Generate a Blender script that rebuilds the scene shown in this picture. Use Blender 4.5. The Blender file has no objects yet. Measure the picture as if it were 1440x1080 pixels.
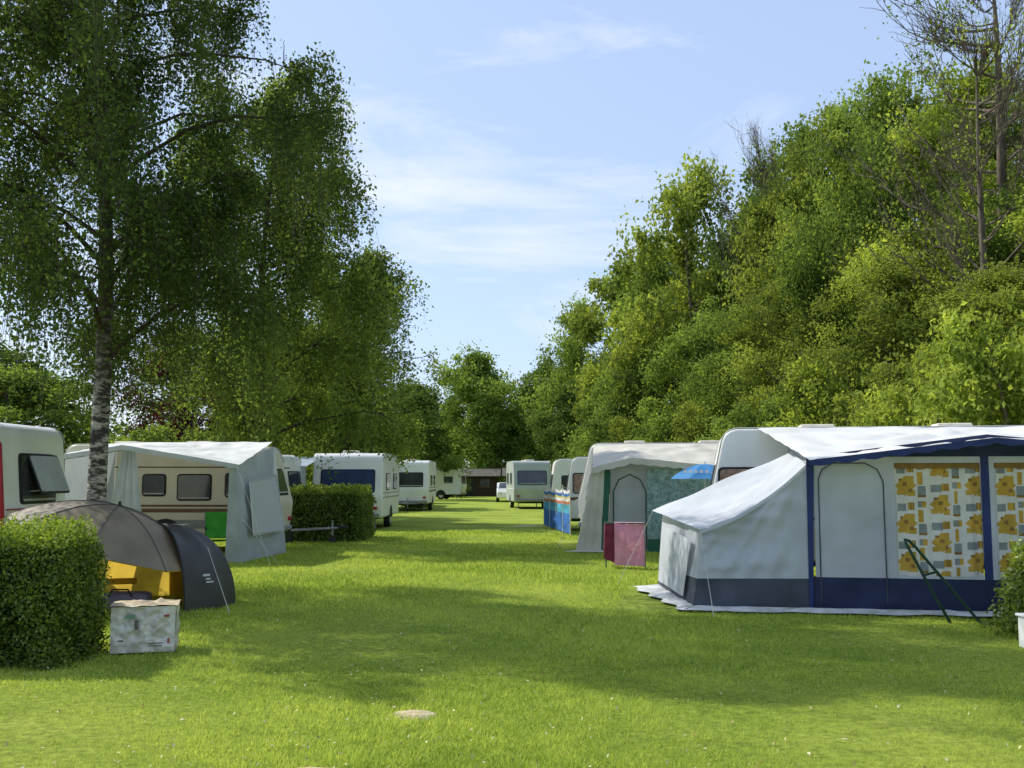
import bpy, math, random
import numpy as np
from mathutils import Vector, noise as mnoise
D=bpy.data; S=bpy.context.scene
col=S.collection
rng=np.random.default_rng(7); random.seed(7)
rad=math.radians

# ---------------------------------------------------------------- materials
def M(name,c,rough=.6,var=.12,scale=4,bump=0,bscale=60,spec=.3,metal=0,trans=0,stain=None,stz=1):
    m=D.materials.new(name); m.use_nodes=True; nt=m.node_tree; N=nt.nodes; Lk=nt.links
    p=N['Principled BSDF']; p.inputs['Roughness'].default_value=rough
    p.inputs['Specular IOR Level'].default_value=spec; p.inputs['Metallic'].default_value=metal
    tc=N.new('ShaderNodeTexCoord')
    mp=N.new('ShaderNodeMapping'); Lk.new(tc.outputs['Object'],mp.inputs[0]); mp.inputs['Scale'].default_value=(1,1,stz)
    n=N.new('ShaderNodeTexNoise'); n.inputs['Scale'].default_value=scale; n.inputs['Detail'].default_value=6
    Lk.new(mp.outputs[0],n.inputs['Vector'])
    r=N.new('ShaderNodeValToRGB'); r.color_ramp.elements[0].position=.3; r.color_ramp.elements[1].position=.7
    c2=stain if stain else tuple(x*(1-var*2) for x in c)
    r.color_ramp.elements[0].color=(*c2,1); r.color_ramp.elements[1].color=(*[min(1,x*(1+var*.5)) for x in c],1)
    Lk.new(n.outputs['Fac'],r.inputs[0]); Lk.new(r.outputs[0],p.inputs['Base Color'])
    if bump:
        b=N.new('ShaderNodeBump'); b.inputs['Strength'].default_value=bump; b.inputs['Distance'].default_value=.02
        n2=N.new('ShaderNodeTexNoise'); n2.inputs['Scale'].default_value=bscale; n2.inputs['Detail'].default_value=4
        Lk.new(tc.outputs['Object'],n2.inputs['Vector']); Lk.new(n2.outputs['Fac'],b.inputs['Height']); Lk.new(b.outputs[0],p.inputs['Normal'])
    if trans:
        t=N.new('ShaderNodeBsdfTranslucent'); Lk.new(r.outputs[0],t.inputs[0])
        mx=N.new('ShaderNodeMixShader'); mx.inputs[0].default_value=trans
        Lk.new(p.outputs[0],mx.inputs[1]); Lk.new(t.outputs[0],mx.inputs[2]); Lk.new(mx.outputs[0],N['Material Output'].inputs[0])
    return m
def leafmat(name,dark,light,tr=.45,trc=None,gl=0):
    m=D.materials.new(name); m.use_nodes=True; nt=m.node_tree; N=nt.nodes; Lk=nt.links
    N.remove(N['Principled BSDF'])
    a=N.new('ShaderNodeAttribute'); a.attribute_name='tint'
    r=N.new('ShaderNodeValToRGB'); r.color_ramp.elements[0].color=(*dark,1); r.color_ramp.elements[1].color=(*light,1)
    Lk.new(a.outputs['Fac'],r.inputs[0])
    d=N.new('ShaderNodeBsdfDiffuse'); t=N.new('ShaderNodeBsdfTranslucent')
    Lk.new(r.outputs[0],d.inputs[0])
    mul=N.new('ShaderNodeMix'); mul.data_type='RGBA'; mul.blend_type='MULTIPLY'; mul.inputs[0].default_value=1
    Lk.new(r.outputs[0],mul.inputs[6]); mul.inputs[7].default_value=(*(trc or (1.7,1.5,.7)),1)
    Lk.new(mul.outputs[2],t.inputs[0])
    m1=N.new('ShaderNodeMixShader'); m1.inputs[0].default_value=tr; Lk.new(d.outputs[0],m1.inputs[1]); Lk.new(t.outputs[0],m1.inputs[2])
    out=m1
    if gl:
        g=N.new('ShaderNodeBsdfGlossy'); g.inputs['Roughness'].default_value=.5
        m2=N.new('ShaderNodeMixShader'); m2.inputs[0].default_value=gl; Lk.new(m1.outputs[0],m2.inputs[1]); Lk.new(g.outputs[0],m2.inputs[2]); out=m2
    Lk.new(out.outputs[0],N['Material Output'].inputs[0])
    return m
white=M('caravan_white',(.84,.84,.81),.35,.06,1.5,spec=.5)
cream=M('caravan_cream',(.74,.67,.54),.4,.06,1.5,spec=.4)
greyg=M('caravan_greygreen',(.46,.50,.46),.4,.08,1.5)
brown=M('stripe_brown',(.2,.11,.06),.5); redm=M('trim_red',(.40,.02,.035),.4); greystripe=M('stripe_grey',(.3,.3,.3),.5)
glass=M('window_glass',(.055,.06,.065),.08,.3,2,spec=.8)
acryl=M('tilted_acrylic',(.45,.47,.48),.15,.15,2,spec=.7)
rubber=M('rubber',(.03,.03,.03),.7); frame=M('window_frame',(.45,.45,.44),.5); steel=M('galvanised',(.35,.36,.37),.45,.2,20,metal=.6)
plastic=M('vent_plastic',(.75,.69,.54),.5)
pinkcurt=M('curtain_brown_pink',(.42,.27,.2),.9,.3,10)
navywin=M('navy_screen',(.03,.05,.13),.4)
cgrey=M('canvas_grey',(.60,.63,.67),.85,.09,1.5,.3,120,trans=.25)
cgreyl=M('canvas_grey_light',(.62,.65,.69),.85,.09,1.6,.3,120,trans=.25)
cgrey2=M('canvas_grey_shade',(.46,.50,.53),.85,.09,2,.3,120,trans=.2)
cwhite=M('canvas_white',(.80,.80,.77),.8,.10,1.0,.25,100,trans=.2)
ccream=M('canvas_cream',(.76,.73,.64),.8,.10,1.5,.2,150,trans=.28)
cnavy=M('canvas_navy',(.026,.036,.09),.75,.2,2.5,.3,100,trans=.03)
cnavy2=M('canvas_dark_slate',(.075,.085,.11),.8,.2,2.5,.3,100)
cblue=M('canvas_blue_trim',(.028,.045,.15),.7,.15,3)
mudflap=M('pvc_flap',(.64,.64,.66),.5,.2,5,stain=(.4,.42,.36))
green=M('canvas_green',(.03,.13,.08),.7)
mesh_w=M('mesh_window',(.6,.62,.64),.8,.3,90)
dgreen=M('green_pole',(.01,.05,.025),.4)
c_wh=M('curtain_white',(.80,.79,.72),.9,.05,3,trans=.2); c_ye=M('curtain_mustard',(.66,.42,.07),.9,.15,6,trans=.2)
c_gr=M('curtain_grey',(.33,.37,.36),.9,.15,6,trans=.2); c_or=M('curtain_ochre',(.34,.20,.06),.9,.15,6,trans=.2)
t_a=M('teal_a',(.3,.45,.45),.9,.2,9,trans=.2); t_b=M('teal_b',(.42,.55,.53),.9,.2,9,trans=.2); t_c=M('teal_c',(.22,.38,.4),.9,.2,9,trans=.2)

# ---------------------------------------------------------------- helpers
def empty(name,loc=(0,0,0),rz=0):
    e=D.objects.new(name,None); e.location=loc; e.rotation_euler=(0,0,rad(rz)); e.empty_display_size=.2; col.objects.link(e); return e
def link(o,parent):
    col.objects.link(o)
    if parent: o.parent=parent
    return o
def pmesh(name,V,F,mats,parent=None,smooth=False,mi=None,loc=None):
    me=D.meshes.new(name); me.from_pydata([tuple(v) for v in V],[],F)
    for m in (mats if isinstance(mats,list) else [mats]): me.materials.append(m)
    if mi is not None: me.polygons.foreach_set('material_index',mi)
    if smooth: me.polygons.foreach_set('use_smooth',[True]*len(F))
    me.update(); o=D.objects.new(name,me); link(o,parent)
    if loc: o.location=loc
    return o
def npmesh(name,V,F,mats,mi=None,tint=None,smooth=None):
    V=np.ascontiguousarray(V,dtype=np.float32); F=np.ascontiguousarray(F,dtype=np.int32); k=F.shape[1]
    me=D.meshes.new(name); me.vertices.add(len(V)); me.vertices.foreach_set('co',V.ravel())
    me.loops.add(F.size); me.loops.foreach_set('vertex_index',F.ravel())
    me.polygons.add(len(F)); me.polygons.foreach_set('loop_start',np.arange(0,F.size,k,dtype=np.int32))
    for m in mats: me.materials.append(m)
    if mi is not None: me.polygons.foreach_set('material_index',np.ascontiguousarray(mi,dtype=np.int32))
    if smooth is not None: me.polygons.foreach_set('use_smooth',smooth)
    me.update(calc_edges=True)
    if tint is not None:
        a=me.attributes.new('tint','FLOAT','POINT'); a.data.foreach_set('value',np.ascontiguousarray(tint,dtype=np.float32))
    return me
def addmod(o,bev=.01,seg=2):
    b=o.modifiers.new('b','BEVEL'); b.width=bev; b.segments=seg; b.limit_method='ANGLE'; b.angle_limit=rad(40)
    o.modifiers.new('w','WEIGHTED_NORMAL')
    o.data.polygons.foreach_set('use_smooth',[True]*len(o.data.polygons))
def box(name,c,s,m,parent=None,bev=.01,rz=0):
    x,y,z=[q/2 for q in s]
    V=[(a*x,b*y,d*z) for a in(-1,1) for b in(-1,1) for d in(-1,1)]
    F=[(0,1,3,2),(4,6,7,5),(0,4,5,1),(2,3,7,6),(0,2,6,4),(1,5,7,3)]
    o=pmesh(name,V,F,m,parent,loc=c); o.rotation_euler=(0,0,rad(rz))
    if bev: addmod(o,bev)
    return o
def rpoly(pts,rs,seg=6):
    out=[];n=len(pts)
    for i in range(n):
        p=Vector(pts[i]);a=Vector(pts[i-1])-p;b=Vector(pts[(i+1)%n])-p;r=rs[i]
        if r<=0: out.append(p);continue
        ang=a.angle(b); d=min(r/math.tan(ang/2),a.length*.48,b.length*.48)
        A=p+a.normalized()*d;B=p+b.normalized()*d
        for k in range(seg+1):
            t=k/seg; out.append(A*(1-t)**2+p*2*t*(1-t)+B*t*t)
    return out
def panel(name,o,ex,ey,w,h,r,th,m,parent):
    o=Vector(o);ex=Vector(ex).normalized();ey=Vector(ey).normalized();n=ex.cross(ey)
    P=rpoly([(-w/2,-h/2),(w/2,-h/2),(w/2,h/2),(-w/2,h/2)],[r]*4,4);k=len(P)
    V=[o+ex*p.x+ey*p.y for p in P]+[o+ex*p.x+ey*p.y+n*th for p in P]
    F=[tuple(range(k,2*k)),tuple(reversed(range(k)))]+[(i,(i+1)%k,k+(i+1)%k,k+i) for i in range(k)]
    return pmesh(name,V,F,m,parent)
def tube(name,pts,r,m,parent=None,res=4,poly=True):
    cu=D.curves.new(name,'CURVE');cu.dimensions='3D';cu.bevel_depth=r;cu.bevel_resolution=2;cu.use_fill_caps=True
    s=cu.splines.new('POLY');s.points.add(len(pts)-1)
    for i,p in enumerate(pts): s.points[i].co=(*p,1)
    cu.materials.append(m); o=D.objects.new(name,cu); return link(o,parent)
def cyl(name,c,r,h,axis,m,parent,n=24):
    V=[];F=[]
    ax={'x':0,'y':1,'z':2}[axis];o1,o2=[i for i in range(3) if i!=ax]
    for s in(-.5,.5):
        for i in range(n):
            p=[0,0,0];p[ax]=s*h;p[o1]=r*math.cos(2*math.pi*i/n);p[o2]=r*math.sin(2*math.pi*i/n);V.append(p)
    F=[tuple(range(n)),tuple(range(n,2*n))]+[(i,(i+1)%n,n+(i+1)%n,n+i) for i in range(n)]
    o=pmesh(name,V,F,m,parent,loc=c); addmod(o,.012); return o
def cloth(name,c,mats,parent=None,nu=24,nv=24,sag=(0,0,0),wr=.012,pleat=0,pw=.12,fn=None,matfn=None,seed=0,wf=2.2):
    P=[Vector(p) for p in c]; w=((P[1]-P[0]).length+(P[2]-P[3]).length)/2; h=((P[3]-P[0]).length+(P[2]-P[1]).length)/2
    n=(P[1]-P[0]).cross(P[3]-P[0]).normalized(); sag=Vector(sag); V=[];F=[];mi=[]
    for j in range(nv+1):
        v=j/nv
        for i in range(nu+1):
            u=i/nu
            p=P[0]*(1-u)*(1-v)+P[1]*u*(1-v)+P[2]*u*v+P[3]*(1-u)*v
            e=min(1,6*min(u,1-u))*min(1,6*min(v,1-v))
            p=p+sag*(16*u*(1-u)*v*(1-v))
            q=Vector((u*w*wf+seed*7.3,v*h*wf,seed*1.7))
            p=p+n*(wr*(mnoise.noise(q)*1.4+.5*mnoise.noise(q*2.7))*(.25+.75*e))
            if pleat: p=p+n*(pleat*math.sin(2*math.pi*u*w/pw+2*mnoise.noise(Vector((u*5,v*1.5,seed)))))
            if fn: p=p+Vector(fn(u,v))
            V.append(p)
    for j in range(nv):
        for i in range(nu):
            a=j*(nu+1)+i;F.append((a,a+1,a+nu+2,a+nu+1))
            mi.append(matfn((i+.5)/nu*w,(j+.5)/nv*h) if matfn else 0)
    return pmesh(name,V,F,mats,parent,True,mi)

# ---------------------------------------------------------------- terrain
def hill(x,y):
    x0=np.interp(y,[0,50,75,100,140],[9.6,9.2,7.5,6,3])
    d=np.maximum(0,x-x0)
    return np.minimum(d*.42,8+0*d)*np.clip(d/2,0,1)
xs=np.unique(np.concatenate([np.linspace(-400,-30,20),np.linspace(-30,30,121),np.linspace(30,400,20)]))
ys=np.unique(np.concatenate([np.linspace(-60,0,10),np.linspace(0,160,161),np.linspace(160,700,20)]))
X,Y=np.meshgrid(xs,ys); Z=hill(X,Y)
Z=Z+.015*np.sin(X*1.1+Y*.3)*np.sin(Y*.7)
V=np.stack([X.ravel(),Y.ravel(),Z.ravel()],1); nx=len(xs);ny=len(ys)
I,J=np.meshgrid(np.arange(nx-1),np.arange(ny-1)); a=(J*nx+I).ravel(); F=np.stack([a,a+1,a+nx+1,a+nx],1)
gm=D.materials.new('lawn');gm.use_nodes=True;N=gm.node_tree.nodes;Lk=gm.node_tree.links;p=N['Principled BSDF'];p.inputs['Roughness'].default_value=.9;p.inputs['Specular IOR Level'].default_value=.1
tc=N.new('ShaderNodeTexCoord')
def ns(s,d=6):
    n=N.new('ShaderNodeTexNoise');n.inputs['Scale'].default_value=s;n.inputs['Detail'].default_value=d;n.inputs['Roughness'].default_value=.65;Lk.new(tc.outputs['Object'],n.inputs['Vector']);return n
n1=ns(.5);n2=ns(14,8);n3=ns(90,4)
r1=N.new('ShaderNodeValToRGB');e=r1.color_ramp.elements;e[0].position=.35;e[0].color=(.25,.36,.045,1);e[1].position=.65;e[1].color=(.45,.54,.095,1)
Lk.new(n1.outputs['Fac'],r1.inputs[0])
r2=N.new('ShaderNodeValToRGB');e=r2.color_ramp.elements;e[0].position=.33;e[0].color=(.5,.52,.45,1);e[1].position=.66;e[1].color=(1.15,1.1,1.0,1);Lk.new(n2.outputs['Fac'],r2.inputs[0])
mx=N.new('ShaderNodeMix');mx.data_type='RGBA';mx.blend_type='MULTIPLY';mx.inputs[0].default_value=1;Lk.new(r1.outputs[0],mx.inputs[6]);Lk.new(r2.outputs[0],mx.inputs[7])
Lk.new(mx.outputs[2],p.inputs['Base Color'])
b=N.new('ShaderNodeBump');b.inputs['Strength'].default_value=.9;b.inputs['Distance'].default_value=.04;Lk.new(n3.outputs['Fac'],b.inputs['Height']);Lk.new(b.outputs[0],p.inputs['Normal'])
me=npmesh('ground',V,F,[gm],smooth=np.ones(len(F),bool)); link(D.objects.new('ground',me),None)

AX,AY=3.85,13.35; ca,sa=math.cos(rad(10)),math.sin(rad(10))
spots=[(2.17,6.86,.13),(-.71,7.6,.12),(-1.17,6.13,.10),(.55,37.5,.4)]
n=420000
t=rng.random(n); y0,y1=5.2,34.; gy=y0*(y1/y0)**(t**1.15)
gx=(rng.random(n)*2-1)*(gy*.54+.4)
dx,dy=gx-AX,gy-AY; lu=dx*ca-dy*sa; lv=dx*sa+dy*ca
keep=~((lu>-2.5)&(lv>-.35)&(lv<3)); keep&=~((gx>1.2)&(gy>23.8)&(gy<29))
for (x,y,r) in spots: keep&=~((np.hypot(gx-x,(gy-y)*1.1)<r*1.0)&(rng.random(n)<.8))
gx,gy=gx[keep],gy[keep];n=len(gx)
clump=np.sin(gx*2.1+1.3*np.sin(gy*1.7))*np.sin(gy*2.4+gx*.9)
big=np.sin(gx*.8+1.7*np.sin(gy*.45))*np.sin(gy*.9+1.5*np.sin(gx*.6))
cl2=np.sin(gx*9.3+2*np.sin(gy*5.1))*np.sin(gy*8.2+2*np.sin(gx*4.3))
ht=(.016+.026*rng.random(n)+.006*clump+.008*cl2)*np.clip(gy/11,.9,1.5); w=.0032*np.clip(gy/5.5,1,6); ang=rng.random(n)*6.283
lean=rng.normal(0,.026,(n,2)); 
b0=np.stack([gx-np.cos(ang)*w,gy-np.sin(ang)*w,np.zeros(n)-.012],1);b1=np.stack([gx+np.cos(ang)*w,gy+np.sin(ang)*w,np.zeros(n)-.012],1)
tp=np.stack([gx+lean[:,0],gy+lean[:,1],ht],1)
V=np.stack([b0,b1,tp],1).reshape(-1,3);F=np.arange(3*n).reshape(-1,3)
tint=np.repeat(np.clip(.5+.14*clump+.22*big+.15*cl2+rng.normal(0,.28,n),0,1),3)
gl=leafmat('grass_blade',(.18,.29,.035),(.58,.66,.15),.45,(1.18,1.15,.7))
link(D.objects.new('grass',npmesh('grass',V,F,[gl],tint=tint)),None)

stone=M('bare_earth',(.50,.42,.27),.95,.3,12,.5,60,stain=(.30,.26,.12))
for (x,y,r) in spots:
    k=18;V=[(0,0,.014)]+[(r*(1+.45*random.random())*math.cos(6.283*i/k),.7*r*(1+.45*random.random())*math.sin(6.283*i/k),.010) for i in range(k)]+[(1.6*r*math.cos(6.283*i/k),1.2*r*math.sin(6.283*i/k),-.02) for i in range(k)]
    F=[(0,1+i,1+(i+1)%k) for i in range(k)]+[(1+i,1+k+i,1+k+(i+1)%k,1+(i+1)%k) for i in range(k)]
    pmesh('bare_patch',V,F,stone,None,True,loc=(x,y,0))

# ---------------------------------------------------------------- trees
def leaves(C,s,flat=0.,down=0.):
    n=len(C);a=rng.normal(size=(n,3)); a[:,2]-=down; a/=np.linalg.norm(a,axis=1)[:,None]
    q=rng.normal(size=(n,3)); 
    b=np.cross(a,q); b/=np.linalg.norm(b,axis=1)[:,None]
    if flat:
        nrm=np.cross(a,b); nrm[:,2]=np.abs(nrm[:,2])+flat; nrm/=np.linalg.norm(nrm,axis=1)[:,None]; b=np.cross(nrm,a); b/=np.linalg.norm(b,axis=1)[:,None]
    s=(s*(.65+.7*rng.random(n)))[:,None]
    nn=np.cross(a,b)*s*.12
    V=np.stack([C-a*s*.5,C+b*s*.3+nn,C+a*s*.5,C-b*s*.3+nn],1).reshape(-1,3)
    return V,np.arange(4*n).reshape(-1,4)
def tubes(P,R,sides=5):
    P=np.asarray(P,float);R=np.asarray(R,float);n,k,_=P.shape
    d=P[:,-1]-P[:,0];d/=np.linalg.norm(d,axis=1)[:,None]+1e-9
    ref=np.where(np.abs(d[:,2:3])>.9,np.array([[1.,0,0]]),np.array([[0,0,1.]]))
    a=np.cross(d,ref);a/=np.linalg.norm(a,axis=1)[:,None];b=np.cross(d,a)
    th=np.arange(sides)*2*np.pi/sides
    ring=a[:,None,None,:]*np.cos(th)[None,None,:,None]+b[:,None,None,:]*np.sin(th)[None,None,:,None]
    V=(P[:,:,None,:]+ring*R[:,:,None,None]).reshape(-1,3)
    i=np.arange(n)[:,None,None];j=np.arange(k-1)[None,:,None];s=np.arange(sides)[None,None,:]
    base=i*k*sides;A=base+j*sides+s;B=base+j*sides+(s+1)%sides
    F=np.stack([A,B,B+sides,A+sides],-1).reshape(-1,4)
    return V,F
def merge(parts):
    Vs=[];Fs=[];mi=[];ti=[];o=0
    for V,F,m,t in parts:
        Vs.append(V);Fs.append(F+o);mi.append(np.full(len(F),m));o+=len(V)
        ti.append(np.broadcast_to(t,(len(V),)) if np.ndim(t)==0 else t)
    return np.concatenate(Vs),np.concatenate(Fs),np.concatenate(mi),np.concatenate(ti)
K=6;T=np.linspace(0,1,K)
def limb(p0,d,L,bend,jit=.04):
    pts=p0[None]+np.outer(T*L,d)+np.outer(T**2*L,bend)+rng.normal(0,jit*L,(K,3))*T[:,None]*.6
    pts[0]=p0;return pts
def at(pts,t):
    f=t*(K-1);i=min(int(f),K-2);return pts[i]*(1-(f-i))+pts[i+1]*(f-i)
def unit(v): return v/(np.linalg.norm(v)+1e-9)
bark_b=D.materials.new('birch_bark');bark_b.use_nodes=True
N=bark_b.node_tree.nodes;Lk=bark_b.node_tree.links;p=N['Principled BSDF'];p.inputs['Roughness'].default_value=.8
tc=N.new('ShaderNodeTexCoord');mp=N.new('ShaderNodeMapping');mp.inputs['Scale'].default_value=(3.5,3.5,9);Lk.new(tc.outputs['Object'],mp.inputs[0])
nz=N.new('ShaderNodeTexNoise');nz.inputs['Scale'].default_value=1.6;nz.inputs['Detail'].default_value=10;nz.inputs['Roughness'].default_value=.7;Lk.new(mp.outputs[0],nz.inputs['Vector'])
r=N.new('ShaderNodeValToRGB');e=r.color_ramp.elements;e[0].position=.47;e[0].color=(.035,.028,.022,1);e[1].position=.59;e[1].color=(.46,.41,.34,1);Lk.new(nz.outputs['Fac'],r.inputs[0])
sp=N.new('ShaderNodeSeparateXYZ');Lk.new(tc.outputs['Object'],sp.inputs[0])
mr=N.new('ShaderNodeMapRange');mr.inputs[1].default_value=2.6;mr.inputs[2].default_value=4.6;mr.inputs[4].default_value=.85;Lk.new(sp.outputs[2],mr.inputs[0])
mm=N.new('ShaderNodeMix');mm.data_type='RGBA';Lk.new(mr.outputs[0],mm.inputs[0]);Lk.new(r.outputs[0],mm.inputs[6]);mm.inputs[7].default_value=(.07,.05,.038,1);Lk.new(mm.outputs[2],p.inputs['Base Color'])
b=N.new('ShaderNodeBump');b.inputs['Distance'].default_value=.02;Lk.new(nz.outputs['Fac'],b.inputs['Height']);Lk.new(b.outputs[0],p.inputs['Normal'])
twigm=M('twig_brown',(.06,.042,.03),.8); bark=M('bark',(.15,.12,.09),.9,.3,8,.6,30,stz=.3)
lf_birch=leafmat('birch_leaf',(.028,.052,.018),(.12,.175,.05),.40,(1.6,1.5,.7))
lf_birch2=leafmat('birch_leaf_far',(.06,.10,.025),(.23,.31,.07),.45,(1.5,1.4,.7))
def birch(name,base,H,R,seed,ntw,lpt,ls,lm,lx=-.7,fmin=.27,tr=.14,nl=40,tw=(.5,1.9),ptop=.35,thick=.6,lowb=0.):
    global rng; rng=np.random.default_rng(seed)
    zt=np.linspace(0,1,14);tp=np.stack([lx*zt**1.3+.06*np.sin(zt*9+seed),.1*np.sin(zt*7+seed),zt*H],1);tp[:,:2]-=tp[0,:2]
    rr=tr*(1-zt)**.8+.012;rr[0]*=1.35
    parts=[(*tubes([tp],[rr],9),0,0.)]
    def trunk(f): return np.array([np.interp(f,zt,tp[:,i]) for i in range(3)])
    L1=[];R1=[];L2=[];R2=[];src=[];hz=[]
    for i in range(nl):
        f=fmin+(1-fmin)*.97*(i+.5)/nl; az=i*2.39996+rng.normal(0,.3)
        prof=np.interp(f,[fmin,.4,.6,.8,1],[.85,1,.95,.8,ptop]);L=R*prof*(.75+.35*rng.random())
        el=rad(rng.uniform(30,64));d=np.array([math.cos(az)*math.cos(el),math.sin(az)*math.cos(el),math.sin(el)])
        P=limb(trunk(f),d,L*1.15,np.array([d[0]*.15,d[1]*.15,-.38]),.05);L1.append(P);r0=(.02+.045*(1-f)*1.6)*thick;R1.append(r0*(1-T*.85)+.003)
        src.append(P);hz.append(1+lowb*(1-f))
        for k in range(9):
            t=rng.uniform(.2,1);q=at(P,t);dd=unit(d*np.array([1,1,.5])+rng.normal(0,.75,3));ll=L*rng.uniform(.2,.42)
            Q=limb(q,dd,ll,np.array([0,0,-.45]));L2.append(Q);R2.append(.010*(1-T*.7));src.append(Q);hz.append(1+lowb*(1-f))
    parts.append((*tubes(L1,R1,6),1,0.));parts.append((*tubes(L2,R2,4),1,0.))
    n=ntw; wts=rng.random(len(src))**1.3*np.array(hz);wts/=wts.sum();si=rng.choice(len(src),n,p=wts);st=rng.uniform(.15,1,n)
    p0=np.array([at(src[a],b) for a,b in zip(si,st)])+rng.normal(0,.10,(n,3))
    ln=rng.uniform(tw[0],tw[1],n)*np.where(rng.random(n)<.5,.55,1); ln=np.minimum(ln,np.maximum(.3,p0[:,2]-2.4)); dr=rng.normal(0,.20,(n,2))
    tt=np.linspace(0,1,4)[None,:,None]
    off=np.concatenate([dr*ln[:,None]*.8,-ln[:,None]],1)
    P=p0[:,None,:]+off[:,None,:]*np.concatenate([tt**.6,tt**.6,tt**1.4],2)
    parts.append((*tubes(P,np.tile([.004,.003,.003,.002],(n,1)),3),1,0.))
    m=n*lpt;idx=np.repeat(np.arange(n),lpt);u=rng.random(m)[:,None]
    C=p0[idx]+off[idx]*np.concatenate([u**.6,u**.6,u**1.4],1)+rng.normal(0,.075*ls/.06,(m,3))
    V,F=leaves(C,ls,down=.6)
    ct=rng.random(len(src))[si][idx];ti=np.clip(.6*ct+.4*rng.random(m)+.1,0,1)
    parts.append((V,F,2,np.repeat(ti,4)))
    V,F,mi,ti=merge(parts);me=npmesh(name,V,F,[bark_b,twigm,lm],mi,ti,(mi==0))
    o=link(D.objects.new(name,me),None);o.location=base;return o
birch('birch_tree',(-6.25,15.5,0),14.5,3.5,11,4700,34,.072,lf_birch,nl=50,fmin=.23,tw=(.5,2.3),lowb=1.0)
birch('birch_tree',(-7.1,28.0,0),12.4,3.5,12,2700,28,.11,lf_birch2,lx=.4,fmin=.2,tr=.14,ptop=.6,tw=(.6,2.5))
birch('birch_tree',(-6.5,40,0),10.3,3.3,13,1800,28,.13,lf_birch2,lx=.2,fmin=.15,tr=.14,ptop=.45,tw=(.6,2.4))

def gtree(seed,H=14,R=4.6,zb=.18,ncl=190,lpc=150,ls=.26,nlobe=22,sig=.5,nbranch=40,sparse=False):
    global rng; rng=np.random.default_rng(seed)
    zt=np.linspace(0,1,10);tp=np.stack([.3*np.sin(zt*4+seed),.3*np.cos(zt*3+seed),zt*H*.85],1);tp[:,:2]-=tp[0,:2]
    parts=[(*tubes([tp],[.22*(1-zt)**.8*H/14+.02],8),0,0.)]
    lobes=[]
    for i in range(nlobe):
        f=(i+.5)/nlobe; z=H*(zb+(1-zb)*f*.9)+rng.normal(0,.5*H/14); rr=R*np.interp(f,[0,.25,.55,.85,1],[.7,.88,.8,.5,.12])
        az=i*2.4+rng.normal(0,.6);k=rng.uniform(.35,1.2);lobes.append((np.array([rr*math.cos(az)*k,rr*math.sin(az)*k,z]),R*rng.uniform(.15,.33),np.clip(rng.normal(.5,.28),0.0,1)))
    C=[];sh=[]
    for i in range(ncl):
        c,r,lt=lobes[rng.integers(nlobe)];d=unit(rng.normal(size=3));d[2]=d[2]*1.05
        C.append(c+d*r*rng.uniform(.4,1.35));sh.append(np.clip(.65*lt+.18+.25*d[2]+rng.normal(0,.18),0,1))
    C=np.array(C);C[:,2]=np.maximum(C[:,2],H*.05);sh=np.array(sh)
    Ls=[];Rs=[]
    for i in range(nbranch):
        c=C[rng.integers(ncl)];z=max(.1*H,min(.8*H,c[2]-np.hypot(c[0],c[1])*.7));p0=np.array([np.interp(z,tp[:,2],tp[:,j]) for j in range(3)])
        v=c-p0;L=np.linalg.norm(v);P=limb(p0,v/L,L,np.zeros(3),.05);P[:,2]+=-.12*L*np.sin(T*np.pi)
        Ls.append(P);Rs.append((.02+.02*L/3)*(1-T*.85))
        if sparse or i%2==0:
            for k in range(6 if sparse else 2):
                q=at(P,rng.uniform(.4,1));Q=limb(q,unit(v/L+np.array([0,0,.5])+rng.normal(0,.5,3)),L*rng.uniform(.2,.4),np.array([0,0,.1]));Ls.append(Q);Rs.append(.014*(1-T*.8))
                if sparse:
                    for k2 in range(4):
                        q2=at(Q,rng.uniform(.3,1));Ls.append(limb(q2,unit(v/L+np.array([0,0,.6])+rng.normal(0,.6,3)),rng.uniform(.4,1.),np.zeros(3)));Rs.append(.009*(1-T*.6))
    parts.append((*tubes(Ls,Rs,4),0,0.))
    m=ncl*lpc
    if m:
        idx=np.repeat(np.arange(ncl),lpc);cs=sig*(.4+1.1*rng.random(ncl))
        P=C[idx]+rng.normal(size=(m,3))*cs[idx][:,None]*np.array([1,1,.7])
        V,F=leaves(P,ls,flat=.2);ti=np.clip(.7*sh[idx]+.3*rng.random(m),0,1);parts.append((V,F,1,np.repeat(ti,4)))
    V,F,mi,ti=merge(parts)
    return npmesh('tree%d'%seed,V,F,[bark,None],mi,ti,(mi==0))
tc_=(1.45,1.35,.65)
lm_dark=leafmat('leaf_dark',(.028,.055,.018),(.17,.25,.07),.42,tc_); lm_mid=leafmat('leaf_mid',(.035,.07,.02),(.30,.41,.10),.44,tc_)
lm_yel=leafmat('leaf_yellowgreen',(.07,.12,.025),(.50,.60,.12),.46,tc_); lm_pur=leafmat('leaf_purple',(.03,.012,.014),(.10,.03,.035),.35,(1.6,.9,.8))
lm_mid2=leafmat('leaf_mid_warm',(.045,.075,.02),(.37,.45,.10),.44,tc_)
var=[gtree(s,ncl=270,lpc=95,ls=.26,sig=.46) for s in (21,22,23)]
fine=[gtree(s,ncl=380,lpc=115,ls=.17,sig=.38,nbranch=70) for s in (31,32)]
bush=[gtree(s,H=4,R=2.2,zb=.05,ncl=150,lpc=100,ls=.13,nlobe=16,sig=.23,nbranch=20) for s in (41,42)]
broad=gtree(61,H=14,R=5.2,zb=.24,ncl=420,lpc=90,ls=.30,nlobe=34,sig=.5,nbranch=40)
bare=gtree(51,H=14,R=4,zb=.35,ncl=120,lpc=14,ls=.12,sig=.3,nbranch=60,nlobe=13,sparse=True)
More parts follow.
